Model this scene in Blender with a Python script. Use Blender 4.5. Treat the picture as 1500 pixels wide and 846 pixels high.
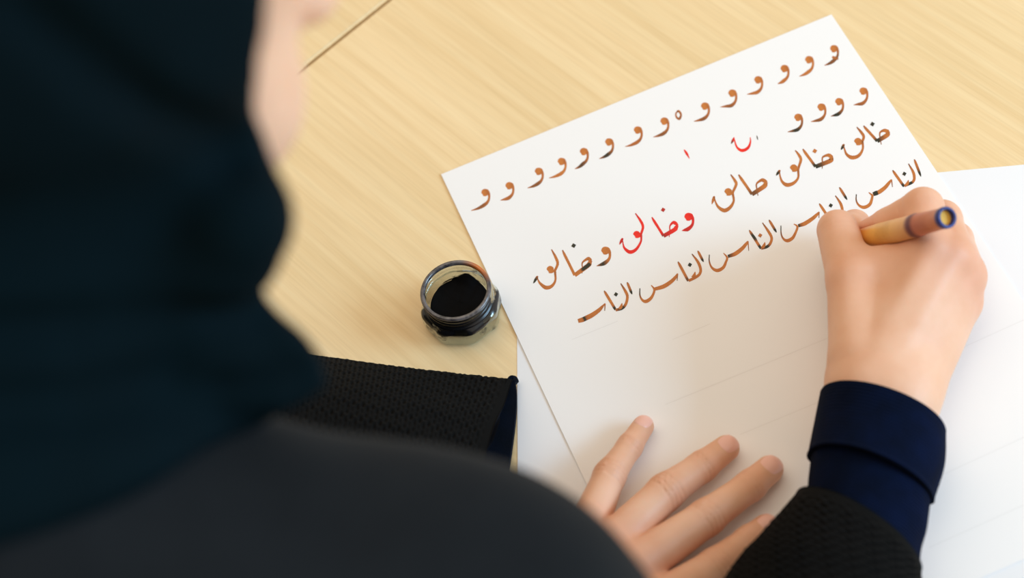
import bpy, bmesh, math, random
import numpy as np
from mathutils import Vector, Matrix

for o in list(bpy.data.objects):
    bpy.data.objects.remove(o, do_unlink=True)
random.seed(7)
SC = bpy.context.scene
COL = SC.collection

# ------------------------------------------------------------------ camera
CAM_H = 739.6                       # mm above the table top (all lengths below are in mm, table top = z 0)
PITCH, ROLL, FPX = math.radians(56.04), math.radians(-16.03), 2800.0
_cp, _sp = math.cos(PITCH), math.sin(PITCH)
_fwd = np.array([0, _cp, -_sp]); _r = np.array([1., 0, 0]); _u = np.cross(_r, _fwd)
_c, _s = math.cos(ROLL), math.sin(ROLL)
CR, CU = _c * _r + _s * _u, -_s * _r + _c * _u
RC = np.array([CR, CU, _fwd])
def ray(px, py): return RC.T @ np.array([(px - 750) / FPX, -(py - 423) / FPX, 1.0])
def at(px, py, z=0.0):
    d = ray(px, py); return np.array([0, 0, CAM_H]) + d * ((z - CAM_H) / d[2])
def atd(px, py, dep): return np.array([0, 0, CAM_H]) + dep * ray(px, py)

cam = bpy.data.cameras.new('camera'); camo = bpy.data.objects.new('camera', cam); COL.objects.link(camo)
cam.sensor_fit = 'HORIZONTAL'; cam.sensor_width = 36.0; cam.lens = FPX / 1500 * 36
cam.clip_start = 0.01
M = Matrix(((CR[0], CU[0], -_fwd[0], 0), (CR[1], CU[1], -_fwd[1], 0), (CR[2], CU[2], -_fwd[2], CAM_H / 1000), (0, 0, 0, 1)))
camo.matrix_world = M
cam.dof.use_dof = True
cam.dof.focus_distance = 0.872
cam.dof.aperture_fstop = 5.2        # aperture = 67.2 / N mm
cam.dof.aperture_blades = 9
SC.camera = camo

# ------------------------------------------------------------------ light
SC.view_settings.view_transform = 'Standard'; SC.view_settings.look = 'None'
SC.view_settings.exposure = -0.05; SC.view_settings.gamma = 1.0
SC.view_settings.use_curve_mapping = False
w = bpy.data.worlds.new('room_light'); SC.world = w; w.use_nodes = True
w.node_tree.nodes['Background'].inputs[0].default_value = (1.0, 0.86, 0.70, 1)
w.node_tree.nodes['Background'].inputs[1].default_value = 0.78
def area(name, loc, target, size, power, col, sy=None):
    l = bpy.data.lights.new(name, 'AREA'); l.energy = power; l.color = col; l.shape = 'RECTANGLE'
    l.size = size; l.size_y = sy or size
    o = bpy.data.objects.new(name, l); COL.objects.link(o)
    o.location = loc; o.rotation_euler = (Vector(target) - Vector(loc)).to_track_quat('-Z', 'Y').to_euler()
    return o
area('window_light', (2.2, -0.30, 1.02), (0.1, 0.4, 0), 1.3, 63, (0.47, 0.79, 1.08), 0.9)
area('ceiling_lamp', (-0.25, 0.72, 1.8), (0, 0.4, 0), 1.4, 8.5, (1.0, 0.86, 0.66), 1.4)

# ------------------------------------------------------------------ materials
def srgb(r, g, b):
    f = lambda c: (c / 255 / 12.92) if c / 255 <= 0.04045 else ((c / 255 + 0.055) / 1.055) ** 2.4
    return (f(r), f(g), f(b), 1)
def mat(name, col=(0.5, 0.5, 0.5, 1), rough=0.6, **kw):
    m = bpy.data.materials.new(name); m.use_nodes = True
    b = m.node_tree.nodes['Principled BSDF']
    b.inputs['Base Color'].default_value = col; b.inputs['Roughness'].default_value = rough
    for k, v in kw.items(): b.inputs[k.replace('_', ' ')].default_value = v
    return m
def nodes(m): return m.node_tree.nodes, m.node_tree.links, m.node_tree.nodes['Principled BSDF']
def N(m, t, **kw):
    n = m.node_tree.nodes.new(t)
    for k, v in kw.items():
        if k in n.inputs: n.inputs[k].default_value = v
        else: setattr(n, k, v)
    return n
def ramp(m, fac, stops):
    r = N(m, 'ShaderNodeValToRGB'); e = r.color_ramp.elements
    e[0].position, e[0].color = stops[0]; e[1].position, e[1].color = stops[-1]
    for p, c in stops[1:-1]:
        x = e.new(p); x.color = c
    m.node_tree.links.new(fac, r.inputs[0]); return r
def mix(m, fac, a, b, mode='MIX'):
    x = N(m, 'ShaderNodeMix', data_type='RGBA', blend_type=mode)
    L = m.node_tree.links
    for s, v in ((0, fac), (6, a), (7, b)):
        if hasattr(v, 'links') or hasattr(v, 'is_linked'): L.new(v, x.inputs[s])
        else: x.inputs[s].default_value = v
    return x.outputs[2]
def bump(m, h, strength, dist):
    b = N(m, 'ShaderNodeBump'); b.inputs['Strength'].default_value = strength; b.inputs['Distance'].default_value = dist
    m.node_tree.links.new(h, b.inputs['Height']); return b.outputs[0]
def coords(m, scale=(1, 1, 1), rot=(0, 0, 0), kind='Object'):
    t = N(m, 'ShaderNodeTexCoord'); mp = N(m, 'ShaderNodeMapping')
    mp.inputs['Scale'].default_value = scale; mp.inputs['Rotation'].default_value = rot
    m.node_tree.links.new(t.outputs[kind], mp.inputs[0]); return mp.outputs[0]
def noise(m, vec, scale, detail=4, rough=0.55):
    n = N(m, 'ShaderNodeTexNoise'); n.inputs['Scale'].default_value = scale
    n.inputs['Detail'].default_value = detail; n.inputs['Roughness'].default_value = rough
    m.node_tree.links.new(vec, n.inputs['Vector']); return n.outputs[0]

GRAIN = math.radians(-60.5)          # the wood grain's heading
def wood():
    m = mat('maple_veneer', rough=0.42); n, l, b = nodes(m)
    v = coords(m, (2.2, 75, 1))
    a = noise(m, v, 3.0, 6, 0.6)
    v2 = coords(m, (14, 480, 1)); a2 = noise(m, v2, 2.0, 3, 0.6)
    v3 = coords(m, (1.2, 9, 1)); a3 = noise(m, v3, 2.0, 2, 0.5)
    r = ramp(m, a, [(0.25, srgb(234, 203, 152)), (0.5, srgb(241, 213, 165)), (0.75, srgb(247, 223, 178))])
    r2 = ramp(m, a2, [(0.30, (0.88, 0.87, 0.84, 1)), (0.55, (1, 1, 1, 1))])
    r3 = ramp(m, a3, [(0.3, (0.93, 0.92, 0.88, 1)), (0.65, (1.0, 1.0, 1.0, 1))])
    c = mix(m, 0.55, r.outputs[0], r2.outputs[0], 'MULTIPLY')
    c = mix(m, 1.0, c, r3.outputs[0], 'MULTIPLY')
    l.new(c, b.inputs['Base Color'])
    l.new(bump(m, a2, 0.05, 0.0004), b.inputs['Normal'])
    return m
M_WOOD = wood()
M_EDGE = mat('beech_edge_band', srgb(214, 176, 122), 0.5)
M_METAL = mat('brushed_steel', srgb(150, 150, 152), 0.35, Metallic=0.9)
def paper(name, col):
    m = mat(name, col, 0.75); n, l, b = nodes(m)
    a = noise(m, coords(m, (1, 1, 1)), 900, 2)
    l.new(bump(m, a, 0.04, 0.0001), b.inputs['Normal']); return m
M_PAPER = paper('white_paper', srgb(244, 243, 243))
M_PAPER2 = paper('under_sheet_paper', srgb(238, 239, 242))
def skin():
    m = mat('skin', srgb(228, 178, 150), 0.5); n, l, b = nodes(m)
    v = coords(m)
    a = noise(m, v, 45, 4); a2 = noise(m, v, 400, 3)
    r = ramp(m, a, [(0.35, srgb(224, 172, 139)), (0.65, srgb(231, 184, 154))])
    at_ = N(m, 'ShaderNodeAttribute', attribute_name='flush')
    c = mix(m, at_.outputs['Fac'], r.outputs[0], srgb(210, 130, 100))
    l.new(c, b.inputs['Base Color'])
    b.inputs['Subsurface Weight'].default_value = 0.18
    b.inputs['Subsurface Radius'].default_value = (1.0, 0.4, 0.22)
    b.inputs['Subsurface Scale'].default_value = 0.004
    b.inputs['Specular IOR Level'].default_value = 0.35
    l.new(bump(m, a2, 0.12, 0.0004), b.inputs['Normal'])
    return m
M_SKIN = skin()
M_NAIL = mat('fingernail', srgb(236, 182, 164), 0.28)
def cloth(name, c0, c1, scale, bmp=0.3, rough=0.9, sheen=0.15, spec=0.2):
    m = mat(name, c0, rough); n, l, b = nodes(m)
    v = coords(m); a = noise(m, v, scale, 4)
    r = ramp(m, a, [(0.35, c0), (0.65, c1)]); l.new(r.outputs[0], b.inputs['Base Color'])
    a2 = noise(m, v, 1800, 2)
    l.new(bump(m, a2, bmp, 0.0004), b.inputs['Normal'])
    b.inputs['Sheen Weight'].default_value = sheen; b.inputs['Sheen Roughness'].default_value = 0.6
    b.inputs['Specular IOR Level'].default_value = spec
    return m
M_SCARF = cloth('teal_black_scarf', srgb(1, 13, 18), srgb(1, 16, 22), 20, 0.1, 0.85, 0.0, 0.06)
M_ROBE = cloth('charcoal_robe', srgb(17, 20, 23), srgb(22, 25, 28), 25, 0.2, 0.9, 0.02, 0.1)
M_KNIT = cloth('black_knit', srgb(8, 8, 8), srgb(12, 11, 10), 60, 0.4, 0.9, 0.01, 0.06)
M_LINING = cloth('navy_lining', srgb(3, 9, 20), srgb(5, 13, 28), 120, 0.4, 0.9, 0.02, 0.08)
M_NAVY = cloth('navy_jersey', srgb(2, 10, 30), srgb(3, 14, 40), 80, 0.3, 0.9, 0.01, 0.05)

# ------------------------------------------------------------------ mesh helpers
def link(name, me, m, parent=None):
    if m is not None: me.materials.append(m)
    o = bpy.data.objects.new(name, me); COL.objects.link(o)
    if parent is not None: o.parent = parent; o.matrix_parent_inverse = parent.matrix_world.inverted()
    return o
def empty(name, loc):
    o = bpy.data.objects.new(name, None); COL.objects.link(o); o.location = loc
    o.empty_display_size = 0.05; bpy.context.view_layer.update(); return o
def tag(o, label, cat, group=None):
    o['label'] = label; o['category'] = cat
    if group: o['group'] = group
def mesh(name, V, F, smooth=True):
    """V in mm"""
    me = bpy.data.meshes.new(name)
    me.from_pydata((np.asarray(V, float) / 1000).tolist(), [], [list(map(int, f)) for f in F]); me.update()
    if smooth: me.polygons.foreach_set('use_smooth', [True] * len(me.polygons))
    return me
def recalc(me):
    bm = bmesh.new(); bm.from_mesh(me); bmesh.ops.recalc_face_normals(bm, faces=bm.faces); bm.to_mesh(me); bm.free()
def mesh_q(name, V, Q):
    """fast quad mesh, V in mm"""
    me = bpy.data.meshes.new(name); n, q = len(V), len(Q)
    me.vertices.add(n); me.vertices.foreach_set('co', (np.asarray(V, np.float32) / 1000).ravel())
    me.loops.add(4 * q); me.loops.foreach_set('vertex_index', np.asarray(Q, np.int32).ravel())
    me.polygons.add(q); me.polygons.foreach_set('loop_start', np.arange(0, 4 * q, 4, dtype=np.int32))
    me.polygons.foreach_set('loop_total', np.full(q, 4, np.int32))
    me.polygons.foreach_set('use_smooth', np.ones(q, bool)); me.update(calc_edges=True); me.validate(); return me
def bevel_box(sx, sy, sz, bev, seg=3, off=(0, 0, 0)):
    bm = bmesh.new(); bmesh.ops.create_cube(bm, size=1)
    for v in bm.verts: v.co = Vector((v.co.x * sx + off[0], v.co.y * sy + off[1], v.co.z * sz + off[2])) / 1000
    bmesh.ops.bevel(bm, geom=bm.edges[:], offset=bev / 1000, segments=seg, affect='EDGES')
    me = bpy.data.meshes.new('box'); bm.to_mesh(me); bm.free()
    return me

# signed-distance modelling ------------------------------------------------
def cone(p, a, b, ra, rb):
    a = np.asarray(a, np.float32); b = np.asarray(b, np.float32)
    ab = b - a; t = np.clip(((p - a) @ ab) / (ab @ ab), 0, 1)
    q = p - a - t[:, None] * ab
    return np.sqrt((q * q).sum(1)) - (ra + (rb - ra) * t)
def smin(a, b, k):
    h = np.clip(0.5 + 0.5 * (b - a) / k, 0, 1)
    return b + (a - b) * h - k * h * (1 - h)
def smax(a, b, k): return -smin(-a, -b, k)
def chain(p, pts, k=3.0):
    d = None
    for (a, ra), (b, rb) in zip(pts[:-1], pts[1:]):
        c = cone(p, a, b, ra, rb); d = c if d is None else smin(d, c, k)
    return d
def ell(p, c, r, axes=None):
    q = p - np.asarray(c, np.float32)
    if axes is not None: q = q @ np.asarray(axes, np.float32).T
    r = np.asarray(r, np.float32)
    k0 = np.sqrt(((q / r) ** 2).sum(1)); k1 = np.sqrt(((q / (r * r)) ** 2).sum(1)) + 1e-6
    return k0 * (k0 - 1) / k1
def nets(f, lo, hi, h, newton=3):
    """surface nets of f<0 in the box lo..hi: vertices pulled onto the surface"""
    q = 4; lo = np.asarray(lo, float)
    nb = np.ceil((np.asarray(hi, float) - lo) / (h * q)).astype(int)
    ci = np.stack(np.meshgrid(*[np.arange(k) for k in nb], indexing='ij'), -1)
    cc = (lo + (ci + 0.4) * q * h).reshape(-1, 3).astype(np.float32)
    ev = lambda P: np.concatenate([f(P[i:i + 200000]) for i in range(0, len(P), 200000)]) if len(P) else np.zeros(0)
    dc = ev(cc).reshape(nb)
    act = np.abs(dc) < q * h * 1.6 + 2
    V = np.repeat(np.repeat(np.repeat(dc, q, 0), q, 1), q, 2).astype(np.float32)
    Mk = np.repeat(np.repeat(np.repeat(act, q, 0), q, 1), q, 2)
    idx = np.argwhere(Mk)
    V[Mk] = ev((lo + idx * h).astype(np.float32))
    S = V < 0
    n = np.array(V.shape)
    cnt = np.zeros(n - 1, int)
    for dx in (0, 1):
        for dy in (0, 1):
            for dz in (0, 1):
                cnt += S[dx:n[0] - 1 + dx, dy:n[1] - 1 + dy, dz:n[2] - 1 + dz]
    cell = (cnt > 0) & (cnt < 8)
    cells = np.argwhere(cell); vid = np.full(n - 1, -1, np.int64); vid[cell] = np.arange(len(cells))
    acc = np.zeros((len(cells), 3)); num = np.zeros(len(cells))
    corners = [(a, b, c) for a in (0, 1) for b in (0, 1) for c in (0, 1)]
    for c0 in corners:
        for ax in range(3):
            if c0[ax]: continue
            c1 = list(c0); c1[ax] = 1
            v0 = V[tuple((cells + c0).T)]; v1 = V[tuple((cells + c1).T)]
            m_ = (v0 < 0) != (v1 < 0); t = np.where(m_, v0 / np.where(m_, v0 - v1, 1), 0)
            pt = np.array(c0, float)[None] + 0 * acc; pt[:, ax] = t
            acc += pt * m_[:, None]; num += m_
    P = lo + (cells + acc / num[:, None]) * h
    Q = []
    for ax in range(3):
        a1, a2 = (ax + 1) % 3, (ax + 2) % 3
        s0 = np.take(S, np.arange(n[ax] - 1), ax); s1 = np.take(S, np.arange(1, n[ax]), ax)
        e = np.argwhere(s0 != s1)
        e = e[(e[:, a1] > 0) & (e[:, a2] > 0) & (e[:, a1] < n[a1] - 1) & (e[:, a2] < n[a2] - 1)]
        if not len(e): continue
        flip = S[tuple(e.T)]
        d1 = np.zeros(3, int); d1[a1] = 1; d2 = np.zeros(3, int); d2[a2] = 1
        qd = np.stack([vid[tuple((e - d1 - d2).T)], vid[tuple((e - d2).T)], vid[tuple(e.T)], vid[tuple((e - d1).T)]], 1)
        qd[~flip] = qd[~flip][:, ::-1]; Q.append(qd)
    Q = np.concatenate(Q)
    P = P.astype(np.float32)
    for _ in range(newton):
        d = ev(P); e_ = 0.35 * h
        g = np.stack([(ev(P + np.eye(3, dtype=np.float32)[i] * e_) - ev(P - np.eye(3, dtype=np.float32)[i] * e_)) / (2 * e_) for i in range(3)], 1)
        gn = np.maximum((g * g).sum(1), 0.1)
        st = (d / gn)[:, None] * g
        ln = np.sqrt((st * st).sum(1)); st *= np.minimum(1, 0.7 * h / np.maximum(ln, 1e-6))[:, None]
        P = P - st
    return P, Q
def catmull(P, n, closed=False):
    """P: (K, ...) -> n samples along axis 0"""
    P = np.asarray(P, float); K = len(P)
    t = np.linspace(0, K if closed else K - 1, n, endpoint=not closed)
    i = np.floor(t).astype(int)
    if not closed: i = np.minimum(i, K - 2)
    u = (t - i).reshape((-1,) + (1,) * (P.ndim - 1))
    g = (lambda j: P[j % K]) if closed else (lambda j: P[np.clip(j, 0, K - 1)])
    p0, p1, p2, p3 = g(i - 1), g(i), g(i + 1), g(i + 2)
    if not closed:
        p0 = np.where((i == 0).reshape(u.shape), 2 * p1 - p2, p0); p3 = np.where((i == K - 2).reshape(u.shape), 2 * p2 - p1, p3)
    return 0.5 * (2 * p1 + (p2 - p0) * u + (2 * p0 - 5 * p1 + 4 * p2 - p3) * u ** 2 + (3 * p1 - p0 - 3 * p2 + p3) * u ** 3)
def tube_grid(G, closed_u=True):
    """G: (rows, cols, 3) -> V, quads; cols closed"""
    r, c = G.shape[:2]; V = G.reshape(-1, 3); Q = []
    for i in range(r - 1):
        for j in range(c if closed_u else c - 1):
            k = (j + 1) % c; Q.append((i * c + j, i * c + k, (i + 1) * c + k, (i + 1) * c + j))
    return V, Q
def grid_normals(G):
    du = np.roll(G, -1, 1) - np.roll(G, 1, 1); dv = np.gradient(G, axis=0)
    n = np.cross(du, dv); return n / np.maximum(np.linalg.norm(n, axis=2, keepdims=True), 1e-9)
def solidify(o, t, offset=-1):
    s = o.modifiers.new('thickness', 'SOLIDIFY'); s.thickness = t / 1000; s.offset = offset; return s
def lathe(prof, n=64, phase=0.0, poly=None):
    """prof: (r, z) list -> V, quads around z; poly gives (apothem sides) scaling"""
    V, F = [], []
    for r_, z_ in prof:
        for j in range(n):
            a = 2 * math.pi * j / n + phase
            V.append((r_ * math.cos(a), r_ * math.sin(a), z_))
    for i in range(len(prof) - 1):
        for j in range(n):
            k = (j + 1) % n; F.append((i * n + j, i * n + k, (i + 1) * n + k, (i + 1) * n + j))
    return V, F

# ------------------------------------------------------------------ setting: floor
def floor_mat():
    m = mat('grey_floor', srgb(150, 146, 140), 0.6); n, l, b = nodes(m)
    a = noise(m, coords(m), 6, 4); r = ramp(m, a, [(0.3, srgb(140, 136, 130)), (0.7, srgb(160, 156, 150))])
    l.new(r.outputs[0], b.inputs['Base Color']); return m
fl = link('floor', bevel_box(5000, 5000, 40, 2, 1, (0, 300, -770)), floor_mat()); fl['kind'] = 'structure'

# ------------------------------------------------------------------ the two tables pushed together (seam at the top left)
S_SEAM = -615.5      # seam position along the grain direction
gx, gy = math.cos(GRAIN), math.sin(GRAIN)
def table(name, s0, s1, label):
    c0, c1 = -32, 790
    mid = np.array([gx, gy]) * (s0 + s1) / 2 + np.array([-gy, gx]) * (c0 + c1) / 2
    L, W = s1 - s0, c1 - c0
    e = empty(name, (mid[0] / 1000, mid[1] / 1000, -0.75)); e.rotation_euler = (0, 0, GRAIN)
    tag(e, label, 'table')
    def prt(n, me, m):
        o = bpy.data.objects.new(n, me); COL.objects.link(o); me.materials.append(m); o.parent = e; return o
    prt('tabletop', bevel_box(L, W, 25, 1.2, 3, (0, 0, 737.5)), M_WOOD)
    eb = bevel_box(L - 2, W - 2, 3, 1, 1, (0, 0, 723.4)); prt('edge_band', eb, M_EDGE)
    for sx in (-1, 1):
        for sy in (-1, 1):
            prt('leg', bevel_box(40, 40, 722, 4, 2, (sx * (L / 2 - 60), sy * (W / 2 - 60), 361)), M_METAL)
    for sy in (-1, 1):
        prt('apron', bevel_box(L - 160, 20, 50, 3, 2, (0, sy * (W / 2 - 60), 697)), M_METAL)
    return e
table('table', S_SEAM + 0.9, S_SEAM + 1200, 'pale maple-veneered table under the white paper sheets and the ink jar')
table('table', S_SEAM - 1200, S_SEAM - 0.9, 'pale maple-veneered table beyond the dark seam at the top left')

# ------------------------------------------------------------------ paper sheets
def sheet(name, x, y, yaw, W, H, z0, th, m, label, lift):
    c, s = math.cos(yaw), math.sin(yaw)
    nx, ny = 60, 60
    X = np.linspace(0, W, nx); Y = np.linspace(0, -H, ny)
    gxx, gyy = np.meshgrid(X, Y)
    wx = x + c * gxx - s * gyy; wy = y + s * gxx + c * gyy
    z = z0 + lift(gxx, gyy)
    top = np.stack([wx, wy, z + th], -1); bot = np.stack([wx, wy, z], -1)
    V = np.concatenate([top.reshape(-1, 3), bot.reshape(-1, 3)]); n = nx * ny; F = []
    for i in range(ny - 1):
        for j in range(nx - 1):
            a = i * nx + j; F.append((a, a + nx, a + nx + 1, a + 1)); F.append((n + a, n + a + 1, n + a + nx + 1, n + a + nx))
    rim = [j for j in range(nx)] + [i * nx + nx - 1 for i in range(1, ny)] + [(ny - 1) * nx + j for j in range(nx - 2, -1, -1)] + [i * nx for i in range(ny - 2, 0, -1)]
    for k in range(len(rim)):
        a, b = rim[k], rim[(k + 1) % len(rim)]; F.append((a, b, n + b, n + a))
    o = link(name, mesh(name, V, F, False), m); tag(o, label, 'paper', ); return o
Z_TOP = 0.72
sheet('paper_sheet', 12.34, 540.35, math.radians(-13.27), 297, 210, 0.02, 0.16, M_PAPER2,
      'blank white sheet lying turned underneath the sheet of handwriting', lambda x, y: 0 * x)
PX, PY, PYAW = -17.83, 574.06, math.radians(7.87)
top_sheet = sheet('paper_sheet', PX, PY, PYAW, 210, 297, Z_TOP - 0.2, 0.2, M_PAPER,
      'white practice sheet covered in rows of brown and red handwriting', lambda x, y: 0 * x)

# ------------------------------------------------------------------ handwriting: reed-pen strokes as (x, y, width, dark) in photo pixels, laid on the sheet
class Ink:
    k = 0
    def __init__(s): s.V, s.F, s.D = [], [], []
    def ribbon(s, pts, n=None):
        P = np.array(pts, float)
        n = n or max(14, 7 * len(P))
        P = catmull(P, n) if len(P) > 2 else np.array([P[0] + (P[-1] - P[0]) * t for t in np.linspace(0, 1, n)])
        d = np.gradient(P[:, :2], axis=0); d /= np.maximum(np.linalg.norm(d, axis=1, keepdims=True), 1e-6)
        nn = np.stack([-d[:, 1], d[:, 0]], 1); wv = np.maximum(P[:, 2:3], 0.5) / 2
        b = len(s.V); Ink.k = (Ink.k + 1) % 40; zz = Z_TOP + 0.02 + 0.0015 * Ink.k
        for i in range(n):
            for sg in (-1, 0, 1):
                q = P[i, :2] + sg * nn[i] * wv[i] * 1.1; s.V.append(at(q[0], q[1], zz)); s.D.append(min(1, max(0, P[i, 3])))
        for i in range(n - 1):
            for k in (0, 1): s.F.append((b + 3 * i + k, b + 3 * i + k + 1, b + 3 * i + 4 + k, b + 3 * i + 3 + k))
    def dot(s, x, y, w, h, dk, tilt=0.35):
        b = len(s.V)
        for (u, v) in ((-w * .2, -h), (w, -h * .25), (w * .2, h), (-w, h * .25)):
            s.V.append(at(x + u, y + v, Z_TOP + 0.085)); s.D.append(dk)
        s.F.append((b, b + 3, b + 2, b + 1))
    def take(s, name, label=None):
        """close the word or letter written so far as one part of the sheet"""
        if s.V:
            o = s.build(name, s.m, top_sheet)
            if label: o['label'] = label
        s.V, s.F, s.D = [], [], []
    def build(s, name, m, parent):
        me = mesh(name, s.V, s.F, False); a = me.attributes.new('ink', 'FLOAT', 'POINT')
        a.data.foreach_set('value', s.D); o = link(name, me, m, parent); return o
def ink_mat(name, light, midc, dark):
    m = mat(name, light, 0.55); n, l, b = nodes(m)
    a = N(m, 'ShaderNodeAttribute', attribute_name='ink')
    nz = noise(m, coords(m), 420, 3)
    ad = N(m, 'ShaderNodeMath', operation='MULTIPLY_ADD'); l.new(nz, ad.inputs[0]); ad.inputs[1].default_value = 0.5
    sb = N(m, 'ShaderNodeMath', operation='SUBTRACT'); l.new(a.outputs['Fac'], sb.inputs[0]); sb.inputs[1].default_value = 0.25
    l.new(sb.outputs[0], ad.inputs[2])
    r = ramp(m, ad.outputs[0], [(0.0, light), (0.35, midc), (0.8, dark)]); l.new(r.outputs[0], b.inputs['Base Color']); return m
M_BROWN = ink_mat('brown_ink', srgb(208, 126, 52), srgb(178, 100, 40), srgb(34, 34, 16))
M_RED = ink_mat('red_ink', srgb(250, 44, 18), srgb(222, 16, 8), srgb(96, 40, 24))
brown, red = Ink(), Ink(); brown.m, red.m = M_BROWN, M_RED
def T(sc, ox, oy, L, wk=1.0):       # crop coordinates -> photo pixels
    return [(x / sc + ox, y / sc + oy, ww * wk, d) for x, y, ww, d in L]

def waw(x, y, ink=brown, k=1.0, dk=0.25, dt=0.5, tail=(-18, 25)):
    """the letter waw: round head at x, y, thin shoulder, sweeping tail"""
    tx, ty = tail
    ink.ribbon([(x - 4.2 * k, y + 2.2, 3.2 * k, .12), (x - 1.2 * k, y - .2, 7.6 * k, .15), (x + 2.4 * k, y - .6, 6.4 * k, .2), (x + 4.4 * k, y + 1.6, 3.4 * k, .3)])
    ink.ribbon([(x - 3.0 * k, y + 4.2, 2.4 * k, .15), (x - .4, y + 2.8, 5.4 * k, .15), (x + 2.6 * k, y + 1.0, 5 * k, .2)])
    ink.ribbon([(x + 1.5 * k, y - 3.2, 2.6 * k, .25), (x + 4.6 * k, y + .8, 3.3 * k, .3), (x + 5.5 * k, y + 7.5, 2.7 * k, dk), (x + 3.7 * k, y + 13.5, 3.3 * k, dk + .1),
                (x - 1, y + 18.3, 4.4 * k, dt), (x - 1 + (tx + 1) * .5, y + 18.3 + (ty - 18.3) * .66, 3.2 * k, dt), (x + tx * 1.08, y + ty * 1.03, .7, .3)])
# row of waw along the top, then the four of the second row
for (x, y, dk, dt, tail) in [(710.6, 281.5, .25, .45, (-19, 26)), (746, 271.5, .25, .4, (-12, 21)), (789, 250.5, .3, .5, (-15, 24)), (822.5, 236, .1, .15, (-17, 24)),
        (855, 221.5, .35, .65, (-12, 25)), (892, 207.5, .4, .75, (-13, 24)), (934, 190, .3, .35, (-17, 24)), (973, 177, .3, .5, (-15, 23)),
        (1032.5, 155, .3, .5, (-15, 22)), (1072.5, 136, .25, .5, (-16, 20)), (1110.5, 116.5, .25, .25, (-15, 21)), (1149, 100, .25, .2, (-9, 22)),
        (1185, 87, .15, .25, (-13, 24)), (1221.5, 71, .5, .6, (-13, 24)),
        (1169, 171.5, .5, .75, (-14, 21)), (1203, 156.5, .3, .5, (-14, 21)), (1229, 148.5, .4, .8, (-11, 21)), (1264.5, 133, .3, .45, (-13, 20))]:
    waw(x, y, brown, 1.08, dk, dt, tail)
    brown.take('practice_letter')
brown.ribbon([(1219, 83, 2.5, .3), (1222, 84.5, 4, .4), (1228, 86.5, 2, .4)])
brown.take('ink_blot')
brown.ribbon([(991.5, 163, 2, .4), (994.5, 162.8, 3, .35), (997.6, 168, 2.6, .5), (995, 174, 3.2, .45), (990.8, 171, 2.4, .35), (990.2, 166, 2, .4), (993, 162.8, 2, .4)])
brown.take('practice_letter')

def khaliq(sc, ox, oy, ink, ha_tip, ha_top, ha_l, stem, low, corner, alef, lam, qh, bowl, hook, dot=None, dots=(.2, .2, .3), ww=1.0):
    """the word read right to left: kha, alef, lam, qaf"""
    c = lambda p: (p[0] / sc + ox, p[1] / sc + oy)
    a, dkc, dkh = dots
    R = lambda L: ink.ribbon([(*c(p), wd * ww, d) for p, wd, d in L])
    R([(ha_tip, 2.6, .3), (((ha_tip[0] * .45 + ha_top[0] * .55), ha_top[1] * .85 + ha_tip[1] * .15 + 3), 5.0, .22), ((ha_top[0], ha_top[1] + 2), 4.0, .28), (ha_l, 2.1, .4), (((ha_l[0] * .8 + stem[0] * .2), (ha_l[1] + stem[1]) / 2), 1.5, .45), (stem, .9, .6)])
    R([(ha_tip, 2.8, .3), ((ha_tip[0] * .5 + low[0] * .5, ha_tip[1] * .5 + low[1] * .5 - 2), 5.4, .22), (low, 6.0, .22), (corner, 5.4, dkc)])
    R([(alef, 1.6, .5), ((alef[0] * .8 + corner[0] * .2, alef[1] * .8 + corner[1] * .2 + 2), 3.6, a), ((alef[0] * .4 + corner[0] * .6, alef[1] * .4 + corner[1] * .6), 3.6, a), (corner, 3.8, dkc)])
    R([(lam[0], 1.5, .5)] + [(p, 3.6, a) for p in lam[1:-1]] + [(lam[-1], 3.2, .3), (bowl[0], 3.0, .3)])
    R([((qh[0] - 20, qh[1] + 10), 5.5, .15), ((qh[0] - 2, qh[1] - 4), 8.5, .15), ((qh[0] + 22, qh[1] + 2), 5, .2)])
    R([((qh[0] - 14, qh[1] + 18), 3.5, .15), ((qh[0] + 8, qh[1] + 12), 5.5, .15), ((qh[0] + 28, qh[1] + 5), 4, .2)])
    n = len(bowl); wb = [3.0, 2.8, 4.2, 5.2, 3.4, 2.0, 1.4]
    R([(p, wb[min(i, 6)], .25 + (.25 if i == 0 else 0) + (.25 if i >= n - 1 else 0)) for i, p in enumerate(bowl)])
    R([(bowl[-1], 1.5, .3), (hook[1], 3.0, .3), (((hook[0][0] + hook[1][0]) / 2, (hook[0][1] + hook[1][1]) / 2), 3.4, dkh), (hook[0], 1.0, dkh)])
    if dot: ink.dot(dot[0] / sc + ox, dot[1] / sc + oy, 3.6 * ww, 3.5 * ww, dot[2])
    if ink is brown and sc == 5: ink.take('handwritten_word')
A5 = (5, 1020, 160)
khaliq(*A5, brown, (1412, 160), (1372, 153), (1345, 172), (1355, 258), (1395, 190), (1325, 233), (1225, 120), [(1175, 130), (1208, 168), (1226, 200), (1215, 238)],
       (1185, 236), [(1218, 240), (1219, 290), (1190, 338), (1142, 353), (1102, 330), (1086, 292), (1080, 268)], [(1060, 296), (1080, 260)], (1290, 108, .95), (.25, .9, .9))
khaliq(*A5, brown, (1000, 350), (960, 334), (925, 352), (922, 435), (978, 378), (873, 420), (780, 290), [(725, 300), (752, 335), (766, 368), (752, 418)],
       (715, 430), [(746, 440), (746, 500), (712, 540), (665, 553), (630, 530), (614, 490), (610, 456)], [(585, 484), (610, 450)], (868, 305, .15), (.18, .9, .85))
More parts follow.
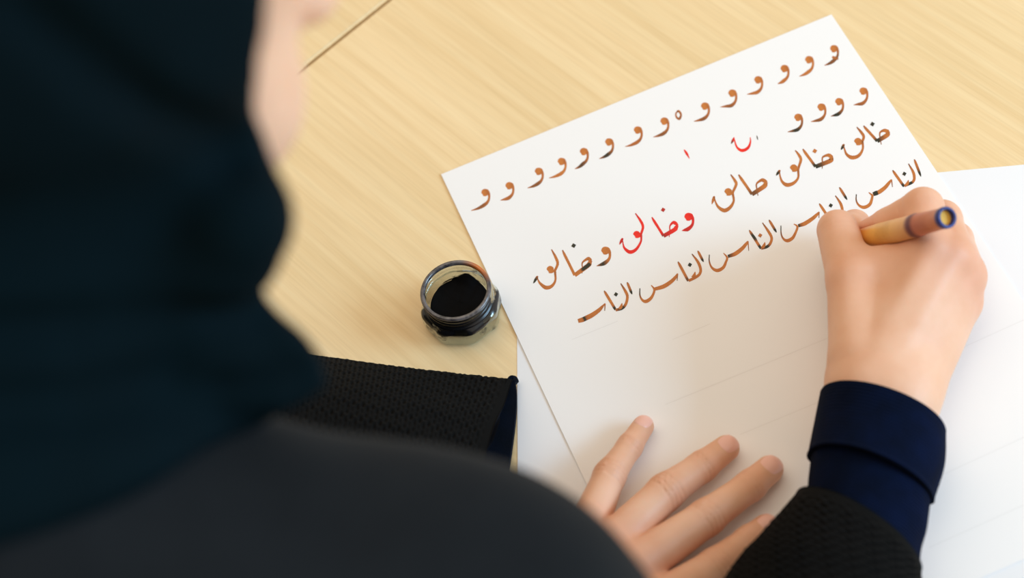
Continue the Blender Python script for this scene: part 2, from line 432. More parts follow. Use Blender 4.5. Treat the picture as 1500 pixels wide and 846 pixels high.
khaliq(*A5, brown, (518, 532), (478, 516), (442, 545), (452, 632), (495, 565), (408, 622), (310, 477), [(252, 477), (282, 520), (292, 550), (268, 606)],
       (235, 604), [(268, 620), (274, 670), (250, 715), (207, 740), (162, 715), (140, 675), (132, 645)], [(114, 694), (130, 642)], None, (.18, .7, .2))
B5 = (5.2885, 770, 280)
khaliq(*B5, brown, (510, 535), (480, 520), (440, 552), (437, 635), (482, 575), (380, 650), (285, 455), [(200, 450), (232, 510), (248, 560), (228, 612)],
       (192, 606), [(228, 622), (230, 690), (200, 735), (156, 745), (115, 715), (98, 690), (90, 668)], [(60, 712), (90, 662)], (372, 420, .85), (.2, .2, .85))
brown.ribbon(T(*B5, [(500, 560, 4.5, .8), (478, 578, 5, .85), (445, 602, 4.5, .9), (425, 615, 3, .4)]))
waw(770 + 618 / 5.2885, 280 + 458 / 5.2885, brown, 1.2, .2, .7, (-12, 22))
brown.take('handwritten_word')
khaliq(*B5, red, (1180, 265), (1142, 240), (1118, 268), (1112, 355), (1152, 298), (1068, 346), (978, 200), [(850, 170), (890, 228), (909, 275), (895, 328)],
       (862, 334), [(896, 338), (892, 390), (855, 450), (808, 470), (768, 442), (756, 412), (750, 375)], [(727, 412), (750, 368)], (1065, 143, .5), (.2, .6, .45), .95)
waw(770 + 1262 / 5.2885, 280 + 196 / 5.2885, red, 1.2, .35, .5, (-9, 20))
red.take('handwritten_word', 'red correction word')
# loose red trial marks
red.ribbon(T(*A5, [(395, 205, 1, .2), (396, 240, 2.2, .15), (378, 282, 3.8, .2), (336, 301, 4.2, .15), (298, 277, 2.6, .1), (276, 215, 1.5, .15)]))
red.ribbon(T(*A5, [(278, 205, 1.5, .2), (266, 230, 3, .6), (256, 252, 1, 1)]))
red.take('trial_mark', 'red cup-shaped stroke')
red.ribbon([(1002, 219, 1.2, .2), (1005.5, 224, 3.2, .15), (1010, 232, .8, .2)])
red.take('trial_mark', 'small red tick')
brown.ribbon([(1108.5, 198.5, .8, .8), (1109.3, 201.5, 1.5, .8), (1110, 204.5, .7, .8)])
brown.take('trial_mark', 'tiny brown tick')

def seen(sc, ox, oy, bowl, stroke, tick, dks=(.9, .3)):
    """sin: cup with a dark upstroke, tooth, long thick stroke and hair tick"""
    R = lambda L: brown.ribbon([(p[0] / sc + ox, p[1] / sc + oy, wd, d) for p, wd, d in L])
    wb = [1.2, 1.8, 3.0, 4.6, 4.2, 3.2, 2.8, 1.0]
    if bowl: R([(p, wb[min(i, 7)], .9 if i == 0 else (.6 if i == 1 else .2)) for i, p in enumerate(bowl)])
    n = len(stroke); ws = [4.2, 5.4, 5.0, 4.0, 1.6]
    R([(p, ws[min(i, 4)], dks[0] if i == 0 else (.2 if i < n - 1 else .35)) for i, p in enumerate(stroke)])
    if tick: R([(tick[0], 1.8, .3), (tick[1], .8, .6)])
    brown.take('handwritten_word')
def nas(sc, ox, oy, al2, dot, lam, tooth, al1, dk2=.9, dkl=.9):
    """alef, lam, nun with its dot, alef"""
    R = lambda L: brown.ribbon([(p[0] / sc + ox, p[1] / sc + oy, wd, d) for p, wd, d in L])
    def al(a, b, d0, d1):
        m = lambda t: (a[0] + (b[0] - a[0]) * t, a[1] + (b[1] - a[1]) * t)
        R([(a, 1.3, .6), (m(.18), 3.4, d0), (m(.7), 3.6, d0), (m(.88), 3.6, d1), (b, 2.6 if d1 < .5 else 3, d1)])
    if al2: al(al2[0], al2[1], .22, dk2)
    if dot: brown.dot(dot[0] / sc + ox, dot[1] / sc + oy, 3.2, 3.3, dot[2])
    if lam:
        R([(lam[0], 1.3, .6)] + [(p, 3.6, .22) for p in lam[1:-2]] + [(lam[-2], 3.8, dkl), (lam[-1], 3.6, .3)])
    if tooth: R([(tooth, .9, .3), ((tooth[0] - 8, tooth[1] + 30), 4, .2), ((tooth[0] - 25, tooth[1] + 48), 3, .2)])
    if al1:
        a, b = al1; m = lambda t: (a[0] + (b[0] - a[0]) * t, a[1] + (b[1] - a[1]) * t)
        R([(a, 1.3, .6), (m(.2), 3.2, .3), (m(.6), 3.4, .45), (m(.82), 3.0, .95), (b, .9, .9)])
    brown.take('handwritten_word')
C6 = (5.639, 830, 340); C7 = (6.041, 1020, 280); C8 = (6.25, 1140, 220)
nas(*C6, [(310, 482), (405, 640)], (408, 512, .95), [(447, 422), (485, 485), (502, 530), (490, 590), (458, 627), (405, 642)], (458, 585), [(500, 412), (541, 512)])
seen(*C6, None, [(100, 732), (145, 716), (205, 690), (262, 645), (318, 588)], [(318, 588), (315, 648)], (.3, .3))
brown.ribbon(T(*C6, [(95, 732, 5.2, .3), (130, 722, 6.2, .35), (148, 714, 6.2, .9), (168, 704, 6.2, .35), (215, 680, 6, .25), (270, 640, 5, .25), (300, 607, 3, .3)]))
seen(*C6, [(605, 462), (606, 520), (625, 558), (655, 570), (692, 548), (716, 510), (724, 470), (698, 436)], [(722, 470), (800, 447), (862, 408), (900, 370), (917, 340)], [(917, 340), (913, 400)], (.25, .3))
nas(*C6, [(920, 242), (1005, 402)], (1018, 268, .9), [(1035, 178), (1085, 245), (1107, 305), (1098, 345), (1064, 372), (1008, 400)], (1062, 325), [(1083, 152), (1131, 245)], .6, .3)
seen(*C7, [(115, 560), (115, 620), (138, 675), (185, 700), (237, 675), (262, 625), (272, 585), (240, 546)], [(280, 576), (345, 552), (405, 506), (440, 466), (457, 440)], [(457, 440), (464, 526)])
nas(*C7, [(468, 343), (572, 507)], (565, 390, .3), [(585, 278), (638, 355), (666, 410), (655, 460), (625, 490), (573, 506)], (607, 450), [(643, 252), (710, 364)])
seen(*C7, [(748, 303), (752, 380), (775, 424), (810, 436), (852, 412), (880, 362), (894, 312), (862, 288)], [(902, 305), (960, 285), (1025, 243), (1065, 208), (1087, 182)], [(1087, 182), (1085, 236)])
nas(*C7, [(1088, 108), (1190, 262)], (1190, 125, .95), [(1230, 38), (1275, 105), (1292, 165), (1282, 215), (1255, 240), (1195, 262)], None, None)
brown.ribbon(T(*C7, [(480, 365, 3, .4), (500, 392, 3.6, .85), (520, 420, 3.6, .8), (535, 445, 3, .3)]))
nas(*C8, [(1047, 182), (1152, 332)], (1155, 215, .95), [(1192, 122), (1236, 200), (1246, 255), (1235, 285), (1213, 300), (1155, 325)], (1192, 272), [(1246, 82), (1307, 240)])
nas(*C8, None, None, None, None, [(560, 338), (631, 453)])
seen(*C8, [(715, 402), (715, 460), (742, 505), (790, 521), (840, 492), (860, 432), (858, 410), (828, 385)], [(872, 400), (920, 383), (975, 343), (1012, 300), (1037, 267)], [(1037, 267), (1046, 336)])
brown.ribbon(T(*C8, [(868, 402, 5, .7), (893, 393, 6, .95), (912, 386, 5.5, .9)]))
brown.take('ink_pool')
# faint ruled guide lines
M_RULE = mat('faint_pencil', srgb(234, 232, 231), 0.7)
rule = Ink(); rule.m = M_RULE
for (x0, y0, x1, y1) in [(985, 497, 1040, 474), (975, 592, 1222, 491), (1084, 636, 1215, 582), (838, 497, 905, 470), (1360, 802, 1500, 739), (1365, 702, 1500, 640), (1385, 520, 1500, 468)]:
    rule.ribbon([(x0, y0, .7, 0), ((x0 + x1) / 2, (y0 + y1) / 2, .7, 0), (x1, y1, .7, 0)]); rule.take('guide_line', 'faint pencil line')

# ------------------------------------------------------------------ ink jar
JC = at(667, 424, 21); JC[2] = 0
ja = math.atan2(-CU[1], -CU[0])          # a flat side of the body faces the viewer
def glass_mat(name, tint, alpha):
    m = bpy.data.materials.new(name); m.use_nodes = True; n, l = m.node_tree.nodes, m.node_tree.links
    n.clear(); o = n.new('ShaderNodeOutputMaterial')
    tr = n.new('ShaderNodeBsdfTransparent'); tr.inputs[0].default_value = tint
    gl = n.new('ShaderNodeBsdfGlossy'); gl.inputs[1].default_value = 0.06; gl.inputs[0].default_value = (.9, .95, .95, 1)
    lw = n.new('ShaderNodeLayerWeight'); lw.inputs[0].default_value = 0.35
    mp = n.new('ShaderNodeMath'); mp.operation = 'MULTIPLY_ADD'; mp.inputs[1].default_value = 0.55; mp.inputs[2].default_value = 0.05
    l.new(lw.outputs['Facing'], mp.inputs[0])
    mx = n.new('ShaderNodeMixShader'); l.new(mp.outputs[0], mx.inputs[0]); l.new(tr.outputs[0], mx.inputs[1]); l.new(gl.outputs[0], mx.inputs[2])
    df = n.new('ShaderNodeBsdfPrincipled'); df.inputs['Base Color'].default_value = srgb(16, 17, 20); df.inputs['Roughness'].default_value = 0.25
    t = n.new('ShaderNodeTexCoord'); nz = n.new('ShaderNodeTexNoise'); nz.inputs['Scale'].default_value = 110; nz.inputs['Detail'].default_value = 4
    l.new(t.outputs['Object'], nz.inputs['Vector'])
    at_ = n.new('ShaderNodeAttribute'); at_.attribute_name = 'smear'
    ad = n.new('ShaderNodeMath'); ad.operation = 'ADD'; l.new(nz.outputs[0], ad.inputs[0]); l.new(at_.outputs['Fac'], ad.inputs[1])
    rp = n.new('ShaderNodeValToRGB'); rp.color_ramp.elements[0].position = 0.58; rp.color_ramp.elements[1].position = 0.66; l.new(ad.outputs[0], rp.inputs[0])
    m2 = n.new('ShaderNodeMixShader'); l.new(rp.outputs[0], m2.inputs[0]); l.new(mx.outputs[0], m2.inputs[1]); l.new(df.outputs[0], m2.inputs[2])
    l.new(m2.outputs[0], o.inputs[0]); return m
M_GLASS = glass_mat('inky_clear_glass', (0.93, 0.95, 0.93, 1), 1)
M_RIM = mat('ink_stained_glass', srgb(70, 66, 68), 0.22); M_RIM.node_tree.nodes['Principled BSDF'].inputs['Specular IOR Level'].default_value = 0.7
def rim_mat():
    m = M_RIM; n, l, b = nodes(m); a = N(m, 'ShaderNodeAttribute', attribute_name='smear')
    nz = noise(m, coords(m), 260, 3)
    r = ramp(m, nz, [(0.35, srgb(44, 42, 46)), (0.6, srgb(104, 98, 98))])
    l.new(mix(m, a.outputs['Fac'], r.outputs[0], srgb(206, 112, 36)), b.inputs['Base Color'])
rim_mat()
M_INK = mat('black_ink_wadding', srgb(4, 4, 6), 0.7, Specular_IOR_Level=0.08)
jar = empty('ink_jar', (JC[0] / 1000, JC[1] / 1000, 0))
tag(jar, 'small open glass jar of black ink standing on the table left of the paper', 'ink jar')
def attr(me, name, vals):
    a = me.attributes.new(name, 'FLOAT', 'POINT'); a.data.foreach_set('value', np.asarray(vals, np.float32)); return a
def octa(R, z, n=64, sharp=0.16):
    L = []
    for j in range(n):
        a = 2 * math.pi * j / n; k = (a + math.pi / 8) % (math.pi / 4) - math.pi / 8
        r8 = R / math.cos(k) * 1.0; r_ = min(r8, R * 1.055)
        L.append((JC[0] + r_ * math.cos(a + ja), JC[1] + r_ * math.sin(a + ja), z))
    return L
def octa_part(prof, name, m, smear, cap=()):
    n = 64; V = []; [V.extend(octa(r_, z_)) for r_, z_ in prof]; F = []
    for i in range(len(prof) - 1):
        for j in range(n):
            k = (j + 1) % n; F.append((i * n + j, i * n + k, (i + 1) * n + k, (i + 1) * n + j))
    for i in cap: F.append(tuple(range(i * n, i * n + n)))
    me = mesh(name, V, F); recalc(me); me.transform(Matrix()); attr(me, 'smear', [smear(v) for v in V])
    return link(name, me, m, jar)
octa_part([(15.2, .3), (16.8, .5), (17.6, 1.4), (17.9, 3.0), (17.9, 8.6), (17.6, 10.0), (16.6, 11.2), (15.6, 11.8)], 'glass_body', M_GLASS, lambda v: -.02 if v[2] < 9 else .12, cap=(0,))
def lathe_part(prof, name, m, smear, n=72, cap=()):
    V, F = lathe(prof, n); V = [(x + JC[0], y + JC[1], z) for x, y, z in V]
    for i in cap: F.append(tuple(range(i * n, i * n + n)))
    me = mesh(name, V, F); recalc(me); attr(me, 'smear', [smear(v) for v in V]); return link(name, me, m, jar)
th = []
for i in range(33):
    z_ = 11.6 + i * 0.25; th.append((15.2 + 0.55 * max(0, math.sin((z_ - 11.6) / 2.6 * 2 * math.pi)) + (0.9 if i < 3 else 0), z_))
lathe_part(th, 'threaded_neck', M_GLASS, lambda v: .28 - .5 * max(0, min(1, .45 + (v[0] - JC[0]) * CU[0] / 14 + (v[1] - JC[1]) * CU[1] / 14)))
lathe_part([(15.3, 19.0), (16.2, 19.4), (16.5, 20.2), (16.2, 20.9), (15.3, 21.25), (14.6, 20.9), (14.4, 20.2), (14.4, 19.3)], 'rim', M_RIM,
           lambda v: max(0, 1 - abs(math.atan2(v[1] - JC[1], v[0] - JC[0]) - 0.55) / 0.62) if v[2] > 19 else 0)
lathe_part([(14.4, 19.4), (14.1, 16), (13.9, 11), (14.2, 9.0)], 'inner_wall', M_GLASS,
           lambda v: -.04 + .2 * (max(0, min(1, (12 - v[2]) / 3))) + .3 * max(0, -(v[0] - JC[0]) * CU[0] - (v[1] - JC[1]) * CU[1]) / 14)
V, F = [], []
rr = [(13.7 * i / 14) for i in range(1, 15)]; n = 72; V.append((JC[0], JC[1], 9.6)); rng = np.random.default_rng(4)
for i, r_ in enumerate(rr):
    for j in range(n):
        a = 2 * math.pi * j / n
        z_ = 9.6 + .22 * math.sin(r_ * math.cos(a) * 1.1) * math.sin(r_ * math.sin(a) * .9 + 1) + rng.normal(0, .05) + (1.2 * max(0, math.cos(a - 1.05)) ** 20 * (r_ / 14) ** 3 * 4)
        V.append((JC[0] + r_ * math.cos(a), JC[1] + r_ * math.sin(a), z_))
for j in range(n): F.append((0, 1 + j, 1 + (j + 1) % n))
for i in range(len(rr) - 1):
    for j in range(n):
        k = (j + 1) % n; F.append((1 + i * n + j, 1 + (i + 1) * n + j, 1 + (i + 1) * n + k, 1 + i * n + k))
b0 = len(V)
for j in range(n):
    a = 2 * math.pi * j / n; V.append((JC[0] + 13.7 * math.cos(a), JC[1] + 13.7 * math.sin(a), 1.5))
l0 = 1 + (len(rr) - 1) * n
for j in range(n): F.append((l0 + j, b0 + j, b0 + (j + 1) % n, l0 + (j + 1) % n))
F.append(tuple(range(b0 + n - 1, b0 - 1, -1)))
link('ink', mesh('ink', V, F), M_INK, jar)

# ------------------------------------------------------------------ reed pen
PT = at(1206, 366, Z_TOP + 0.05); PE = at(1388, 318, 78)
ax = (PE - PT); PL = np.linalg.norm(ax); ax /= PL
pu = np.cross(ax, [0, 0, 1]); pu /= np.linalg.norm(pu); pv = np.cross(pu, ax)
def pen_mat():
    m = mat('bamboo_reed', srgb(226, 168, 92), 0.38); n, l, b = nodes(m)
    a = N(m, 'ShaderNodeAttribute', attribute_name='along')
    r = ramp(m, a.outputs['Fac'], [(0.0, srgb(150, 70, 20)), (0.35, srgb(206, 112, 24)), (0.50, srgb(232, 176, 84)), (0.62, srgb(232, 180, 104)), (0.74, srgb(226, 170, 112)), (0.765, srgb(120, 60, 62)),
                                  (0.785, srgb(96, 44, 62)), (0.81, srgb(196, 116, 92)), (0.93, srgb(200, 122, 84)), (0.965, srgb(196, 120, 80)), (0.975, srgb(36, 44, 110)), (1.0, srgb(30, 44, 120))])
    nz = noise(m, coords(m), 90, 4)
    r2 = ramp(m, nz, [(0.35, (.78, .70, .62, 1)), (0.6, (1, 1, 1, 1))])
    l.new(mix(m, 0.7, r.outputs[0], r2.outputs[0], 'MULTIPLY'), b.inputs['Base Color']); return m
M_PEN = pen_mat()
def pen_rings(prof, n=40):
    V = []
    for s_, r_, *o in prof:
        c = PT + ax * s_ * PL
        for j in range(n):
            a = 2 * math.pi * j / n; V.append(c + r_ * (math.cos(a) * pu + math.sin(a) * pv))
    F = []
    for i in range(len(prof) - 1):
        for j in range(n):
            k = (j + 1) % n; F.append((i * n + j, i * n + k, (i + 1) * n + k, (i + 1) * n + j))
    return V, F, [p[0] for p in prof for _ in range(n)]
pen = empty('reed_pen', tuple(PT / 1000)); tag(pen, 'bamboo reed pen with a dark node and blue end held in the right hand', 'pen')
prof = [(0.0, .35), (.03, .8), (.08, 1.5), (.14, 2.4), (.2, 3.4), (.27, 4.2), (.33, 4.9), (.5, 5.2), (.6, 5.15), (.72, 4.95), (.76, 5.05), (.78, 5.2), (.80, 4.9), (.84, 4.6), (.9, 4.5), (.972, 4.4), (.978, 4.6), (.994, 4.6), (1.0, 4.4), (1.0, 3.4), (.99, 3.3), (.975, 3.2)]
V, F, A = pen_rings(prof); F.append(tuple(range(39, -1, -1)))
me = mesh('reed_shaft', V, F); recalc(me); attr(me, 'along', A); link('reed_shaft', me, M_PEN, pen)
pv_, pf_, _ = pen_rings([(.976, 3.25), (.972, .01)]); link('hollow_core', mesh('hollow_core', pv_, pf_), mat('reed_pith', srgb(226, 168, 50), 0.6), pen)

# ------------------------------------------------------------------ the writer
NECK = np.array([-160., 262, 300]); RSH = atd(644, 998, 532); LSH = np.array([-315., 385, 275])
HIP = np.array([-330., 80, -215]); CHEST = np.array([-215., 210, 150])
ELB_R = at(1285, 1400, 52); ELB_L = np.array([-232., 505, 40])
HC = atd(20, -112, 480)                                    # head centre
HF = np.array([.68, .40, -.56]); HF /= np.linalg.norm(HF)  # where the face points
HU = np.array([0, 0, 1.]) - HF * HF[2]; HU /= np.linalg.norm(HU); HX = np.cross(HF, HU)
HAX = np.array([HX, HF, HU])
person = empty('person', (-0.33, 0.08, -0.75))
tag(person, 'person in dark headscarf and robe writing with a pen, left hand on the paper', 'person')

def offs(pts): return [(np.asarray(a, float), r) for a, r in pts]
# left hand: palm down on the sheet, fingers spread towards the upper right
LW = at(752, 842, 26)
L_FING = {
    'little': [(at(856, 785, 18), 9.0), (at(893, 696, 12.5), 6.6), (at(922, 654, 8.8), 5.4), (at(942, 624, 6.0), 4.8)],
    'ring':   [(at(900, 795, 20), 9.6), (at(975, 720, 14), 7.6), (at(1028, 683, 9.6), 6.5), (at(1064, 656, 7.0), 5.7)],
    'middle': [(at(934, 827, 22), 9.8), (at(1034, 758, 14.5), 7.5), (at(1099, 711, 9.8), 6.5), (at(1127, 687, 7.2), 6.0)],
    'index':  [(at(970, 882, 22), 9.8), (at(1049, 829, 14), 7.4), (at(1098, 792, 10), 6.4), (at(1122, 773, 7.4), 5.9)],
    'thumb':  [(at(835, 915, 18), 11), (at(925, 955, 13), 9), (at(990, 945, 9.5), 7.2)],
}
L_FORE = [(LW, 18.5), (at(600, 735, 32), 20), (ELB_L, 28)]
# right hand: tripod grip on the pen, little-finger side resting on the sheet
RW = at(1292, 568, 27)
WX = at(1388, 630, 27) - at(1198, 574, 27); WX /= np.linalg.norm(WX)
R_FING = {
    'index':  [(at(1362, 372, 44), 11.0), (at(1352, 305, 45), 8.9), (at(1302, 329, 34), 7.4), (at(1277, 339, 27), 6.4)],
    'middle': [(at(1394, 380, 40), 10.5), (at(1380, 322, 30), 8.6), (at(1325, 350, 16), 7.6), (at(1283, 362, 11), 6.6)],
    'ring':   [(at(1410, 404, 31), 10.0), (at(1398, 352, 20), 8.2), (at(1350, 372, 10), 7.4), (at(1318, 392, 8), 6.4)],
    'little': [(at(1405, 442, 20), 9.6), (at(1402, 400, 12), 7.6), (at(1362, 404, 8), 6.6), (at(1336, 416, 7.5), 5.8)],
    'thumb':  [(at(1254, 515, 34), 11.5), (at(1247, 410, 37), 10.4), (at(1227, 337, 34), 9.2), (at(1252, 330, 15), 7.4)],
}
R_FORE = [(RW, 18), (at(1264, 745, 27), 16.5), (ELB_R, 25)]

def crease(p, J, a, up, rad, depth, offs_, d):
    q = p - J; u = q @ a; w_ = q @ up
    r2 = (q * q).sum(1); m = np.exp(-(r2 / (rad * rad)) ** 2) * np.clip(w_ / (rad * .5), 0, 1)
    lat = q @ np.cross(a, up)
    for k, o_ in enumerate(offs_):
        d = d + depth * m * np.exp(-((u - o_ - .05 * lat * (k - 1) + .25 * np.sin(lat * .9 + k)) / .55) ** 2)
    return d
def finger(p, pts, k=2.5): return chain(p, pts, k).astype(np.float32)
def nrm(v): return v / np.linalg.norm(v)
UPV = np.array([0, -.25, 1.]); UPV /= np.linalg.norm(UPV)
def f_lefthand(p):
    palm = None
    for nm in ('little', 'ring', 'middle', 'index'):
        m = L_FING[nm][0]
        off = {'little': 9, 'ring': 3, 'middle': -4, 'index': -10}[nm]
        base = LW + nrm(np.cross(nrm(m[0] - LW), [0, 0, 1.])) * (-off) + np.array([0, 0, -2.])
        c = cone(p, base, m[0], 14, m[1] * .9); palm = c if palm is None else smin(palm, c, 7)
    palm = smin(palm, cone(p, L_FING['little'][0][0] + [0, 0, -6.5], L_FING['index'][0][0] + [0, 0, -8.5], 8, 9), 6)
    th = chain(p, L_FING['thumb'], 4)
    palm = smin(palm, th, 8)
    fore = chain(p, L_FORE, 12)
    palm = smin(palm, fore, 12)
    d = palm
    fs = []
    for nm in ('little', 'ring', 'middle', 'index'):
        f = finger(p, L_FING[nm])
        fs.append(smin(f, palm, 3.5))
    d = fs[0]
    for f in fs[1:]: d = smin(d, f, 1.2)
    for nm in ('little', 'ring', 'middle', 'index'):
        P = L_FING[nm]
        a = nrm(P[2][0] - P[1][0]); up = nrm(UPV - a * (UPV @ a))
        d = crease(p, P[1][0], a, up, P[1][1] * 1.5, .8, (-3.4, -1.2, 1.0, 3.0), d)
        d = crease(p, P[2][0], a, up, P[2][1] * 1.4, .7, (-1.4, .3), d)
        # knuckle wrinkle swelling
        d = d - .5 * np.exp(-(((p - P[1][0]) ** 2).sum(1) / (P[1][1] * 1.1) ** 2) ** 1.0)
    return np.maximum(d, .8 - p[:, 2]).astype(np.float32)
def f_righthand(p):
    palm = None
    for nm, off in (('index', -8), ('middle', -2), ('ring', 4), ('little', 10)):
        m = R_FING[nm][0]; base = RW + WX * off + np.array([0, 0, 2. if off < 0 else -2.])
        c = cone(p, base, m[0] - np.array([0, 0, 1.5]), 13.2, m[1] * .9); palm = c if palm is None else smin(palm, c, 8)
    fore = smin(chain(p, [(a + WX * 6, r * .8) for a, r in R_FORE], 10), chain(p, [(a - WX * 6, r * .8) for a, r in R_FORE], 10), 8)
    palm = smin(palm, fore, 12)
    # tendons and knuckles on the back of the hand
    for nm, off in (('index', -5), ('middle', 0)):
        m = R_FING[nm][0]; palm = smin(palm, cone(p, RW + WX * off + np.array([0, 0, 11.]), m[0] + np.array([0, -2, 7.]), 2.5, 3.2), 6)
    tb = R_FING['thumb']; th = chain(p, tb[:3], 3)
    tip = chain(p, [(tb[2][0] + np.array([2.5, -1, -9]), 8.4), ((tb[2][0] + tb[3][0]) / 2 + np.array([1, 0, -3.5]), 7.7), tb[3]], 2)
    th = smin(th, tip, .7)
    web = cone(p, at(1268, 400, 34), at(1335, 388, 38), 10.5, 10)
    palm = smin(palm, web, 7); palm = smin(palm, cone(p, at(1287, 425, 31), at(1288, 510, 28), 11, 14), 9)
    thp = smin(th, palm, 6)
    d = thp
    for nm in ('index', 'middle', 'ring', 'little'):
        f = smin(finger(p, R_FING[nm], 2.0), palm, 4)
        d = smin(d, f, 1.0)
    P = R_FING['index']; a = nrm(P[2][0] - P[1][0]); s_ = nrm(np.cross(a, CU + [0, 0, .3])); up = nrm(np.array([.15, .55, .8])); up = nrm(up - a * (up @ a))
    d = crease(p, P[1][0] + a * 5, a, up, 11, .4, (0, 2.5), d)
    d = crease(p, P[2][0], a, up, 9, .35, (-1, 1), d)
    P = R_FING['thumb']; a = nrm(P[2][0] - P[1][0]); up = nrm(np.array([-.5, .0, .8])); up = nrm(up - a * (up @ a))
    d = crease(p, P[2][0] - a * 2, a, up, 12, .18, (-4, -1.5, 1), d)
    # the pen lies in a groove of its own
    pen_d = cone(p, PT + ax * 20, PE, 4.6, 4.8)
    d = smax(d, -(pen_d + .3), 1.5)
    return np.maximum(d, .8 - p[:, 2]).astype(np.float32)
def box_of(pts, pad):
    P = np.array([a for a, _ in pts]); return P.min(0) - pad, P.max(0) + pad

def head_local(p): return (p - HC.astype(np.float32)) @ HAX.T.astype(np.float32)
def f_head(p):
    q = head_local(p)
    d = ell(q, (0, -14, 22), (73, 92, 84))                       # cranium
    d = smin(d, ell(q, (0, 30, -38), (55, 52, 76)), 16)           # face
    d = smin(d, ell(q, (0, 62, -98), (22, 20, 17)), 16)           # chin
    d = smin(d, ell(q, (36, 46, -38), (24, 24, 22)), 14); d = smin(d, ell(q, (-36, 46, -38), (24, 24, 22)), 14)   # cheeks
    for s in (-1, 1):
        d = smin(d, cone(q, (s * 58, -8, -62), (s * 14, 62, -100), 13, 12), 12)      # jaw
        d = smax(d, -ell(q, (s * 31, 88, -8), (17, 14, 11)), 9)                     # eye sockets
        d = smin(d, ell(q, (s * 31, 69, -9), (14, 13, 10)), 4)                      # eyelids
        d = smin(d, cone(q, (s * 12, 79, 10), (s * 44, 68, 10), 5, 5), 8)           # brow
        d = smin(d, ell(q, (s * 70, -12, -22), (6, 14, 26)), 5)                     # ears
    d = smin(d, cone(q, (0, 78, 2), (0, 88, -37), 6, 8), 8)                         # nose
    d = smin(d, ell(q, (10, 87, -40), (7, 8, 6)), 4); d = smin(d, ell(q, (-10, 87, -40), (7, 8, 6)), 4)
    d = smin(d, ell(q, (0, 80, -63), (22, 9, 5)), 4); d = smin(d, ell(q, (0, 79, -74), (19, 9, 6)), 4)   # lips
    return d.astype(np.float32)
NB = HC + HAX.T @ np.array([0, -22, -62.])                  # neck top
def f_torso(p):
    d = cone(p, NB, NECK, 50, 56)
    d = smin(d, cone(p, NECK + [0, 0, -25], RSH, 48, 46), 30); d = smin(d, cone(p, NECK + [0, 0, -25], LSH, 48, 46), 30)
    ch = ell(p, CHEST, (150, 115, 170)); d = smin(d, ch, 40)
    d = smin(d, cone(p, CHEST, HIP, 105, 125), 50)
    d = smin(d, chain(p, [(RSH, 36), (ELB_R, 22), R_FORE[1], R_FORE[0]], 12), 16)
    d = smin(d, chain(p, [(LSH, 40), (ELB_L, 28), L_FORE[1], L_FORE[0]], 12), 18)
    d = smin(d, chain(p, [(HIP + [60, -90, 0], 88), (HIP + [420, 60, -30], 62), (HIP + [430, 70, -440], 45), (HIP + [520, 130, -505], 30)], 20), 30)
    d = smin(d, chain(p, [(HIP + [-20, 80, 0], 88), (HIP + [330, 250, -30], 62), (HIP + [340, 260, -440], 45), (HIP + [430, 320, -505], 30)], 20), 30)
    return d.astype(np.float32)

bm = bmesh.new()
def add_nets(P, Q):
    me = mesh_q('tmp', P, Q); bm.from_mesh(me); bpy.data.meshes.remove(me)
def cut(point, normal, radius, keep_neg=True, faces=None):
    """open the surface at a plane near a point, on the faces given"""
    pt = Vector(point) / 1000; nv = Vector(normal)
    fs = [f for f in faces if (f.calc_center_median() - pt).length < radius / 1000]
    geom = fs + list({e for f in fs for e in f.edges}) + list({v for f in fs for v in f.verts})
    bmesh.ops.bisect_plane(bm, geom=geom, plane_co=pt, plane_no=nv, clear_outer=keep_neg, clear_inner=not keep_neg)
def bridge(point, radius):
    pt = Vector(point) / 1000
    es = [e for e in bm.edges if len(e.link_faces) == 1 and ((e.verts[0].co + e.verts[1].co) / 2 - pt).length < radius / 1000]
    try: bmesh.ops.bridge_loops(bm, edges=es)
    except Exception as ex: print('bridge', ex, len(es))
lo = np.array([-520., -180, -748]); hi = np.array([300., 640, 420])
P, Q = nets(f_torso, lo, hi, 6.0, 2); add_nets(P, Q)
def attach(f, lo, hi, h, point, normal, radius, gap=3.0):
    nrmv = nrm(np.asarray(normal, float))
    old = list(bm.faces); cut(point - nrmv * gap, nrmv, radius, True, old)
    known = set(bm.faces)
    P, Q = nets(f, lo, hi, h, 3); n0 = len(bm.verts); add_nets(P, Q)
    new = [f_ for f_ in bm.faces if f_ not in known]
    cut(point + nrmv * gap, nrmv, 1e6, False, new)
    bridge(point, radius * 1.0)
t1 = .30; CR_ = R_FORE[0][0] * (1 - t1 * 1.6) + R_FORE[1][0] * t1 * 1.6
lo, hi = box_of([q for v in R_FING.values() for q in v] + [R_FORE[0], R_FORE[1]], 26); lo[2] = -1
attach(f_righthand, lo, hi, 1.0, CR_, R_FORE[0][0] - R_FORE[1][0], 75)
CL_ = L_FORE[0][0] * .55 + L_FORE[1][0] * .45
lo, hi = box_of([q for v in L_FING.values() for q in v] + [L_FORE[0], L_FORE[1]], 30); lo[2] = -1
attach(f_lefthand, lo, hi, 1.0, CL_, L_FORE[0][0] - L_FORE[1][0], 75)
def f_headneck(p): return smin(f_head(p), cone(p, NB, NECK, 50, 56), 10)
CN = NB * .45 + NECK * .55
attach(f_headneck, HC - 150, HC + 150, 2.6, CN, NB - NECK, 100)
for f_ in bm.faces: f_.smooth = True
me = bpy.data.meshes.new('body'); bmesh.ops.recalc_face_normals(bm, faces=bm.faces[:]); bm.to_mesh(me); bm.free()
co = np.empty(len(me.vertices) * 3, np.float32); me.vertices.foreach_get('co', co); co = co.reshape(-1, 3) * 1000
fl_ = np.zeros(len(co), np.float32)
